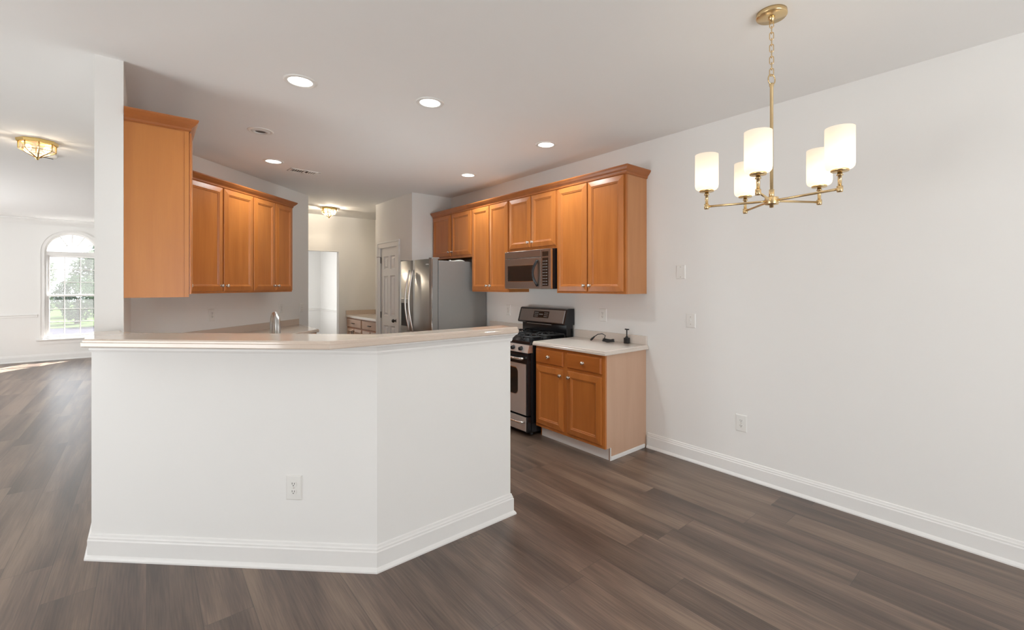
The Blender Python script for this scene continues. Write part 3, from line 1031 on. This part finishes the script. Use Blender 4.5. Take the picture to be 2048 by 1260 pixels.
MB().box(0.10, 0.275, -0.0135, -0.0115, 0.92, 1.22).build('dispenser_recess', 'black_matte', d)
m = MB()
for i in range(3):
    m.box(FW - 0.13 + i * 0.022, FW - 0.114 + i * 0.022, -0.0085, -0.002, 1.70, 1.712)
m.build('badge', 'grey_mark', fr)
# pale loop lying on the refrigerator
pth = [(3.02 + 0.10 * math.cos(a), 4.99 + 0.08 * math.sin(a), 1.762 + 0.006 * math.sin(3 * a)) for a in [2 * PI * i / 28 for i in range(28)]]
tag(MB().tube(pth, 0.009, 8, closed=True).build('cable_loop', 'plastic'), 'white loop lying on top of the refrigerator under the cabinet', 'cable')

# ------------------------------------------------------------------ gas range
t = thing('gas_range', 'stainless and black gas range between the base cabinets', 'stove', (2.745, 3.995, 0), TOR)
SW, SD = 0.755, XR - 2.745 - 0.01      # local x towards the camera, front y=0
MB().box(0.0, SW, 0.04, SD, 0.03, 0.87, 0.004).build('body', 'black_gloss', t)
m = MB()
for x in (0.05, SW - 0.05):
    for y in (0.08, SD - 0.06):
        m.lathe([(0.018, 0), (0.018, 0.035), (0, 0.035)], (x, y, 0), n=12)
m.build('feet', 'black_matte', t)
MB().box(-0.003, SW + 0.003, 0.02, SD - 0.05, 0.87, 0.905, 0.008, 2).build('cooktop', 'black_gloss', t)
# control panel, slanted
cp = MB().xprism([(-0.012, 0.80), (0.05, 0.80), (0.05, 0.872), (0.012, 0.872)], 0.0, SW).build('control_panel', 'steel_warm', t)
MB().xprism([(-0.014, 0.799), (0.05, 0.799), (0.05, 0.873), (0.010, 0.873)], SW - 0.0005, SW + 0.003).build('panel_edge', 'handle_steel', cp)
for x in (0.10, 0.22, 0.378, 0.53, 0.65):
    k = MB().lathe([(0.0, 0.030), (0.016, 0.029), (0.019, 0.022), (0.019, 0.004), (0.024, 0.0)], (x, -0.001, 0.836), '-Y', 20)
    k.box(x - 0.004, x + 0.004, -0.036, -0.02, 0.82, 0.852, 0.001)
    k.build('burner_knob', 'black_gloss', cp)
# oven door: black band on top, steel face, dark window
dr = MB().box(0.006, SW - 0.006, -0.004, 0.04, 0.195, 0.79, 0.004).build('oven_door', 'black_gloss', t)
MB().box(0.020, SW - 0.030, -0.0062, -0.003, 0.20, 0.690, 0.001).build('door_skin', 'steel_warm', dr)
MB().box(SW - 0.030, SW - 0.0275, -0.0065, -0.003, 0.20, 0.690).build('edge_trim', 'handle_steel', dr)
MB().box(0.008, SW - 0.008, -0.006, 0.03, 0.692, 0.791, 0.003).build('door_band', 'black_gloss', dr)
def rrect(x0, x1, z0, z1, r, n=6):
    p = []
    for cx, cz, a0 in ((x1 - r, z1 - r, 0), (x0 + r, z1 - r, 90), (x0 + r, z0 + r, 180), (x1 - r, z0 + r, 270)):
        for i in range(n + 1):
            a = math.radians(a0 + 90 * i / n)
            p.append((cx + r * math.cos(a), cz + r * math.sin(a)))
    return p
MB().vprism(rrect(0.148, SW - 0.148, 0.380, 0.650, 0.05), -0.0075, -0.004).build('window_trim', 'chrome', dr)
MB().vprism(rrect(0.155, SW - 0.155, 0.387, 0.643, 0.045), -0.009, -0.004).build('oven_window', 'black_glass', dr)
def bar_handle(parent, z, x0, x1, y0, mat='steel'):
    m = MB()
    m.tube([(x0, y0, z), (x0 + 0.012, y0 - 0.035, z), (x0 + 0.04, y0 - 0.048, z), (x1 - 0.04, y0 - 0.048, z), (x1 - 0.012, y0 - 0.035, z), (x1, y0, z)], 0.013, 12)
    m.build('handle', mat, parent)
bar_handle(dr, 0.745, 0.05, SW - 0.05, -0.004, 'chrome')
dw = MB().box(0.006, SW - 0.006, -0.004, 0.04, 0.035, 0.185, 0.004).build('storage_drawer', 'black_gloss', t)
MB().box(0.020, SW - 0.030, -0.0062, -0.003, 0.045, 0.180, 0.001).build('drawer_skin', 'steel_warm', dw)
bar_handle(dw, 0.135, 0.05, SW - 0.05, -0.004, 'chrome')
# back guard
yb = SD
m = MB()
m.box(0.015, SW - 0.015, yb - 0.095, yb, 0.90, 1.06, 0.006)
m.build('riser', 'black_gloss', t)
bgd = MB().xprism([(yb - 0.150, 1.045), (yb - 0.135, 1.035), (yb, 1.035), (yb, 1.205), (yb - 0.085, 1.205), (yb - 0.105, 1.197)], 0.0, SW).build('back_guard', 'black_gloss', t)
# steel fascia on the slanted front
nx = Vector((0, -(1.197 - 1.045), -0.045)).normalized()
def slant(x, v, off):
    """point on the slanted fascia: v from 0 bottom to 1 top"""
    p = Vector((x, yb - 0.150 + 0.045 * v, 1.045 + (1.197 - 1.045) * v))
    return p + Vector((0, -0.958, 0.283)) * off
def slab(mb, x0, x1, v0, v1, off, r=0.0):
    a = [mb.bm.verts.new(slant(x, v, 0.0)) for x, v in ((x0, v0), (x1, v0), (x1, v1), (x0, v1))]
    b = [mb.bm.verts.new(slant(x, v, off)) for x, v in ((x0 + r, v0 + r * 4), (x1 - r, v0 + r * 4), (x1 - r, v1 - r * 4), (x0 + r, v1 - r * 4))]
    mb.bm.faces.new(list(reversed(a)))
    mb.bm.faces.new(b)
    for i in range(4):
        j = (i + 1) % 4
        mb.bm.faces.new((a[i], a[j], b[j], b[i]))
m = MB()
slab(m, 0.022, SW - 0.022, 0.06, 0.93, 0.004, 0.002)
fa = m.build('fascia', 'steel_dark', bgd)
m = MB()
slab(m, 0.255, 0.50, 0.33, 0.80, 0.007, 0.002)
ds = m.build('display', 'black_glass', t)
m = MB()
for c in range(3):
    for r_ in range(3):
        for x in (0.275 + c * 0.022, 0.43 + c * 0.022):
            slab(m, x, x + 0.011, 0.40 + r_ * 0.125, 0.46 + r_ * 0.125, 0.008)
slab(m, 0.345, 0.41, 0.55, 0.60, 0.008)
m.build('keypad', 'key_print', ds)
MB().box(0.10, SW - 0.25, yb - 0.099, yb - 0.094, 1.022, 1.028).build('vent_strip', 'steel', t)
# burners and grates
for gx in (0.19, SW - 0.19):
    for gy in (0.16, 0.40):
        m = MB()
        m.lathe([(0.055, 0.905), (0.052, 0.912), (0.035, 0.914), (0.035, 0.924), (0.030, 0.928), (0.0, 0.929)], (gx, gy, 0), n=24)
        m.build('burner', 'black_matte', t)
for gx in (0.19, SW - 0.19):
    m = MB()
    x0, x1, y0, y1, z = gx - 0.165, gx + 0.165, 0.045, 0.515, 0.945
    for x in (x0, x1):
        m.tube([(x, y0, 0.907), (x, y0 + 0.012, z), (x, y1 - 0.012, z), (x, y1, 0.907)], 0.0065, 8)
    for y in (y0 + 0.012, (y0 + y1) / 2, y1 - 0.012):
        m.tube([(x0, y, z), (x1, y, z)], 0.0065, 8)
    for gy in (0.16, 0.40):
        for k in range(8):
            a = PI / 4 * k + PI / 8
            c, s = math.cos(a), math.sin(a)
            m.tube([(gx + 0.04 * c, gy + 0.04 * s, z + 0.008), (gx + 0.075 * c, gy + 0.075 * s, z + 0.012), (gx + 0.105 * c, gy + 0.105 * s, z)], 0.006, 6)
        m.tube([(gx + 0.105 * math.cos(2 * PI * i / 24), gy + 0.105 * math.sin(2 * PI * i / 24), z) for i in range(24)], 0.006, 6, closed=True)
    m.build('grate', 'black_matte', t)

# ------------------------------------------------------------------ microwave
t = thing('microwave', 'stainless over-the-range microwave with black arched handle', 'microwave', (3.02, 3.975, 1.412), TOR)
MWW, MWH = 0.755, 0.404
MB().box(0.0, MWW, 0.022, XR - 3.02 - 0.005, 0.0, MWH, 0.004).build('body', 'black_gloss', t)
MB().box(0.0, 0.60, 0.0, 0.022, MWH - 0.075, MWH, 0.003).build('vent_panel', 'steel_mw', t)
dr = MB().box(0.0, 0.60, 0.0, 0.022, 0.0, MWH - 0.079, 0.003).build('door', 'steel_mw', t)
MB().vprism([(0.050, 0.076), (0.486, 0.076), (0.486, 0.250), (0.050, 0.250)], -0.002, 0.004).build('window_trim', 'chrome', dr)
MB().vprism([(0.058, 0.080), (0.484, 0.080), (0.484, 0.248), (0.058, 0.248)], -0.004, 0.004).build('window', 'black_glass', dr)
p = []
for i in range(13):
    u = i / 12
    p.append((0.555 - 0.022 * math.sin(PI * u), -0.004 - 0.045 * math.sin(PI * u), 0.03 + 0.265 * u))
MB().tube(p, 0.013, 12).build('handle', 'black_gloss', dr)
cp = MB().box(0.603, MWW, 0.0, 0.022, 0.0, MWH, 0.003).build('control_panel', 'steel_mw', t)
MB().box(0.630, 0.715, -0.003, 0.004, 0.33, 0.378).build('display', 'black_glass', cp)
MB().box(0.630, 0.715, -0.003, 0.004, 0.03, 0.315).build('keypad', 'black_glass', cp)
m = MB()
for r_ in range(9):
    for c in range(3):
        m.box(0.638 + c * 0.025, 0.653 + c * 0.025, -0.004, -0.0028, 0.045 + r_ * 0.029, 0.052 + r_ * 0.029)
m.build('key_print', 'key_print', cp)
MB().box(MWW - 0.001, MWW + 0.001, 0.0, 0.022, 0.003, MWH - 0.003).build('edge_trim', 'chrome', cp)

# ------------------------------------------------------------------ small things on the short counter
t = thing('cable_coil', 'black coiled charging cable lying on the counter right of the stove', 'cable', (3.26, 2.69, CT))
m = MB()
p = []
for i in range(110):
    a = 2 * PI * i / 22
    rr = 0.045 + 0.006 * math.sin(i * 1.7)
    p.append((rr * 0.8 * math.cos(a), rr * 1.3 * math.sin(a), 0.008 + 0.0042 * (i / 22) + 0.003 * math.sin(i * 0.9)))
m.tube(p, 0.004, 6)
m.tube([(0.0, 0.05, 0.028), (0.01, 0.045, 0.06), (0.0, 0.075, 0.075), (-0.015, 0.115, 0.068), (-0.03, 0.145, 0.045)], 0.004, 8)
m.build('cord', 'rubber', t)
MB().tube([(-0.03, 0.143, 0.046), (-0.042, 0.165, 0.022), (-0.048, 0.178, 0.009)], [0.006, 0.011, 0.008], 10).build('plug', 'rubber', t)
t = thing('dispenser_pump', 'small black pump with a T-shaped top standing near the backsplash', 'pump', (3.335, 2.535, CT))
MB().box(-0.021, 0.021, -0.021, 0.021, 0.0, 0.052, 0.004, 2).build('base', 'rubber', t)
MB().lathe([(0.015, 0.05), (0.013, 0.06), (0.006, 0.066), (0.0055, 0.128), (0, 0.128)], n=16).build('stem', 'rubber', t)
MB().box(-0.007, 0.007, -0.024, 0.020, 0.124, 0.134, 0.002).build('head', 'rubber', t)

# ------------------------------------------------------------------ ceiling fittings
def downlight(x, y, label, lit=True):
    t = thing('recessed_light', label, 'ceiling light', (x, y, H), 0, 'recessed kitchen downlights')
    MB().lathe([(0.070, -0.001), (0.072, -0.006), (0.092, -0.005), (0.096, -0.001), (0.096, 0.0)], n=40).build('trim_ring', 'plastic', t)
    if lit:
        MB().lathe([(0.0, -0.0045), (0.060, -0.004), (0.0715, -0.0025), (0.0715, -0.001)], n=40).build('lens', 'led', t)
        lt = light('spot', 'SPOT', (0, 0, -0.012), 62, (0.90, 0.98, 1.0), spot_size=2.7, spot_blend=1.0, shadow_soft_size=0.06)
        lt.parent = t
    else:
        MB().lathe([(0.074, -0.004), (0.060, -0.012), (0.045, -0.012), (0.040, -0.004)], n=40).build('baffle', 'baffle', t)
        e = MB().lathe([(0.0, -0.003), (0.041, -0.003)], n=32).build('aperture', 'vent_dark', t)
    return t
for x, y, l in ((0.735, 3.105, 'nearest lit downlight, at the left above the bar'),
                (1.512, 2.862, 'lit downlight in the middle of the kitchen ceiling, right of the nearest'),
                (2.762, 3.011, 'lit downlight over the microwave, nearest the right-hand wall cabinets'),
                (2.833, 4.437, 'smallest lit downlight far right in front of the refrigerator'),
                (0.996, 5.279, 'lit downlight before the angled wall cabinets beside the vent')):
    downlight(x, y, l)
downlight(0.72, 4.321, 'unlit eyeball downlight near the big left cabinet', False)

t = thing('ceiling_vent', 'white louvred air register in the kitchen ceiling', 'vent', (1.345, 5.52, H), math.radians(4))
VW, VD = 0.155, 0.075
m = MB()
m.box(-VW, VW, -VD, -VD + 0.018, -0.008, 0).box(-VW, VW, VD - 0.018, VD, -0.008, 0).box(-VW, -VW + 0.02, -VD, VD, -0.008, 0).box(VW - 0.03, VW, -VD, VD, -0.008, 0).box(-0.012, 0.012, -VD, VD, -0.008, 0)
m.build('frame', 'plastic', t)
MB().box(-VW + 0.01, VW - 0.01, -VD + 0.01, VD - 0.01, -0.002, 0).build('duct', 'vent_dark', t)
for i in range(12):
    xx = -VW + 0.03 + i * 0.0235
    if abs(xx) < 0.02:
        continue
    MB().xprism([(-VD + 0.015, -0.006), (VD - 0.015, -0.006), (VD - 0.015, -0.004), (-VD + 0.015, -0.004)], xx, xx + (0.006 if xx < 0 else 0.014)).build('louvre', 'plastic', t)

def flush_light(x, y, r, label, n, rot, watt):
    t = thing('flush_ceiling_light', label, 'ceiling light', (x, y, H), rot)
    m = MB()
    m.lathe([(0.0, -0.002), (r * 1.13, -0.0), (r * 1.15, -0.006), (r * 1.10, -0.028), (r * 1.0, -0.032), (r * 0.9, -0.03)], n=n, smooth=False)
    m.build('pan', 'brass_bright', t)
    zt, zm, zb = -0.032, -0.088, -0.150
    g = MB()
    fr_ = MB()
    c = [(math.cos(2 * PI * i / n), math.sin(2 * PI * i / n)) for i in range(n)]
    for i in range(n):
        j = (i + 1) % n
        a = [(c[i][0] * r, c[i][1] * r, zt), (c[j][0] * r, c[j][1] * r, zt), (c[j][0] * r, c[j][1] * r, zm), (c[i][0] * r, c[i][1] * r, zm)]
        vs = [g.bm.verts.new(q) for q in a]
        g.bm.faces.new(vs)
        b = [vs[3], vs[2], g.bm.verts.new((c[j][0] * r * 0.12, c[j][1] * r * 0.12, zb)), g.bm.verts.new((c[i][0] * r * 0.12, c[i][1] * r * 0.12, zb))]
        g.bm.faces.new(b)
        fr_.tube([(c[i][0] * r, c[i][1] * r, zt), (c[i][0] * r, c[i][1] * r, zm), (c[i][0] * r * 0.1, c[i][1] * r * 0.1, zb)], 0.0055, 6)
        fr_.tube([(c[i][0] * r, c[i][1] * r, zm), (c[j][0] * r, c[j][1] * r, zm)], 0.004, 6)
    g.build('glass_panels', 'lamp_glass', t)
    fr_.build('cage', 'brass', t)
    MB().lathe([(0.0, zb - 0.022), (0.008, zb - 0.018), (0.010, zb - 0.008), (0.020, zb), (0.022, zb + 0.006), (0, zb + 0.008)], n=12).build('finial', 'brass_bright', t)
    for s in (-1, 1):
        MB().ball((s * r * 0.5, 0.0, -0.068), 0.024, 2, (1, 1, 1.2)).build('bulb', 'bulb', t)
    lt = light('glow', 'POINT', (0, 0, -0.07), watt, (1.0, 0.94, 0.88), shadow_soft_size=0.02)
    lt.parent = t
    return t
flush_light(-0.735, 5.93, 0.115, 'brass and glass flush light on the living room ceiling at the left', 8, 0.2, 6)
flush_light(2.285, 7.82, 0.110, 'brass and glass flush light in the back hall by the doorway', 8, 0.3, 24)
t = thing('smoke_detector', 'round white smoke detector beside the living room flush light', 'smoke detector', (-0.745, 6.50, H))
MB().lathe([(0.075, 0.0), (0.075, -0.014), (0.066, -0.030), (0.050, -0.036), (0.0, -0.037)], n=32).build('housing', 'plastic', t)
MB().tube([(0.046 * math.cos(a), 0.046 * math.sin(a), -0.0365) for a in [PI + 0.35 + (PI - 0.7) * i / 14 for i in range(15)]], 0.005, 8).build('grille', 'dark_slot', t)

# ------------------------------------------------------------------ chandelier
CX, CY_, CZ = 2.2403, 0.8558, 1.845
t = thing('chandelier', 'five-arm brass chandelier with white cylinder glass shades', 'chandelier', (CX, CY_, 0))
MB().lathe([(0.0, H), (0.066, H), (0.067, H - 0.018), (0.064, H - 0.022), (0.0, H - 0.023)], n=48).build('canopy', 'brass', t)
MB().lathe([(0.014, H - 0.022), (0.016, H - 0.030), (0.010, H - 0.036), (0.006, H - 0.05), (0, H - 0.05)], n=20).build('canopy_collar', 'brass', t)
def link(z0, z1, turn, w=0.0085, r=0.0022):
    """one oval chain link between two heights"""
    p = []
    hgt = (z1 - z0) / 2 - w
    zc = (z0 + z1) / 2
    for i in range(20):
        a = 2 * PI * i / 20
        p.append((w * math.cos(a) * math.cos(turn), w * math.cos(a) * math.sin(turn), zc + (hgt if math.sin(a) > 0 else -hgt) + w * math.sin(a)))
    return MB().tube(p, r, 6, closed=True)
ztop, zbot, nl = H - 0.040, 2.443, 9
pitch = (ztop - zbot) / nl
for i in range(nl):
    z1 = ztop - i * pitch + 0.004
    z0 = ztop - (i + 1) * pitch - 0.004
    link(z0, z1, math.radians(-41 + 65) if i % 2 else math.radians(-41 - 25)).build('chain_link', 'brass', t)
a0 = math.radians(-41 + 20)
MB().tube([(0.021 * math.cos(a0) * math.cos(q), 0.021 * math.sin(a0) * math.cos(q), 2.4225 + 0.024 * math.sin(q)) for q in [2 * PI * i / 28 for i in range(28)]], 0.003, 8, closed=True).build('ring', 'brass', t)
MB().lathe([(0.0, 2.405), (0.009, 2.404), (0.011, 2.395), (0.0075, 2.386), (0.0075, CZ + 0.055), (0.0115, CZ + 0.054), (0.0115, CZ + 0.01), (0.0, CZ + 0.01)], n=20).build('stem', 'brass', t)
MB().lathe([(0.0, CZ - 0.033), (0.009, CZ - 0.031), (0.010, CZ - 0.019), (0.029, CZ - 0.017), (0.030, CZ - 0.013), (0.030, CZ + 0.013), (0.029, CZ + 0.017), (0.010, CZ + 0.019), (0.0, CZ + 0.02)], n=32).build('hub', 'brass', t)
RA = 0.288
lat = Vector((0.7537, -0.6573, 0))
for k in range(5):
    a = math.radians(118.8) + k * 2 * PI / 5
    c, s = math.cos(a), math.sin(a)
    ex, ey = RA * c, RA * s
    dz = 0.033 * (ex * lat.x + ey * lat.y)
    zz = CZ + dz
    arm = MB().tube([(0.025 * c, 0.025 * s, CZ), (0.05 * c, 0.05 * s, CZ + dz * 0.17), (ex, ey, zz)], 0.0055, 10)
    arm.build('arm', 'brass', t)
    m = MB()
    m.lathe([(0.0, zz - 0.014), (0.011, zz - 0.013), (0.012, zz - 0.006), (0.012, zz + 0.012), (0.0075, zz + 0.013), (0.0075, zz + 0.056), (0.0125, zz + 0.057), (0.0125, zz + 0.061), (0.009, zz + 0.062), (0.009, zz + 0.073), (0.0, zz + 0.073)], (ex, ey, 0), n=20)
    cu = m.build('candle_stem', 'brass', t)
    MB().lathe([(0.0, zz + 0.072), (0.033, zz + 0.073), (0.034, zz + 0.079), (0.032, zz + 0.082), (0.0, zz + 0.082)], (ex, ey, 0), n=28).build('shade_cup', 'brass', cu)
    MB().lathe([(0.034, zz + 0.083), (0.047, zz + 0.085), (0.053, zz + 0.093), (0.055, zz + 0.105), (0.055, zz + 0.256), (0.0525, zz + 0.256), (0.0525, zz + 0.105), (0.050, zz + 0.094), (0.045, zz + 0.088), (0.034, zz + 0.086)], (ex, ey, 0), n=40).build('glass_shade', 'shade', t)
    MB().lathe([(0.008, zz + 0.083), (0.009, zz + 0.11), (0.022, zz + 0.14), (0.026, zz + 0.165), (0.018, zz + 0.188), (0.0, zz + 0.195)], (ex, ey, 0), n=20).build('bulb', 'bulb_shade', t)
    lt = light('lamp_glow', 'POINT', (ex, ey, zz + 0.16), 1.6, (1.0, 0.82, 0.60), shadow_soft_size=0.028)
    lt.parent = t

# ------------------------------------------------------------------ outdoors beyond the arched window
tag(MB().box(-30, 20, YF + 0.16, 27.5, -0.5, -0.35).build('street', 'pavement'), 'grey paved street outside the arched window', 'street', kind='structure')
tag(MB().box(-40, 30, 27.5, 70.0, -0.5, -0.34).build('lawn', 'grass'), 'green lawn beyond the street outside', 'lawn', kind='structure')
def bush(name, label, cat, x, y, r, h, n, mat, zc=None, lsz=0.09):
    m = MB()
    zc = h * 0.55 if zc is None else zc
    for i in range(n):
        a, u = random.uniform(0, 2 * PI), random.uniform(-1, 1)
        q = random.uniform(0.55, 1.0) ** 0.5
        s = math.sqrt(1 - u * u)
        lump = 1 + 0.18 * math.sin(3 * a + 4 * u + x)
        p = Vector((r * q * s * math.cos(a) * lump, r * q * s * math.sin(a) * lump, zc + (h - zc) * q * u * lump))
        d1 = Vector((random.gauss(0, 1), random.gauss(0, 1), random.gauss(0, 1))).normalized()
        d2 = d1.orthogonal().normalized()
        l = lsz * random.uniform(0.6, 1.4)
        vs = [m.bm.verts.new(p + d1 * l), m.bm.verts.new(p + d2 * l * 0.45), m.bm.verts.new(p - d1 * l), m.bm.verts.new(p - d2 * l * 0.45)]
        m.bm.faces.new(vs)
    t = thing(name, label, cat, (x, y, -0.35))
    m.build('foliage', mat, t, norm=False)
    MB().tube([(0, 0, 0), (0.03, 0, zc * 0.6), (0, 0, zc)], [0.09, 0.07, 0.03], 8).build('stem' if name == 'shrub' else 'trunk', 'bark', t)
    return t
bush('shrub', 'leafy green shrub outside the left panes of the arched window', 'shrub', -3.85, 28.3, 0.72, 2.1, 4000, 'leaf', None, 0.06)
bush('shrub', 'leafy green shrub outside the middle panes of the arched window', 'shrub', -2.5, 30.3, 0.75, 2.2, 4200, 'leaf', None, 0.06)
bush('shrub', 'leafy green shrub outside the right panes of the arched window', 'shrub', -1.15, 28.3, 0.70, 2.0, 3800, 'leaf', None, 0.06)
bush('tree', 'pale leafy tree seen through the left of the upper sash', 'tree', -5.4, 36.0, 1.4, 4.2, 4500, 'leaf_pale', 2.4, 0.11)
bush('tree', 'pale leafy tree seen through the right of the upper sash', 'tree', -1.8, 38.5, 1.5, 4.4, 5000, 'leaf_pale', 2.5, 0.11)
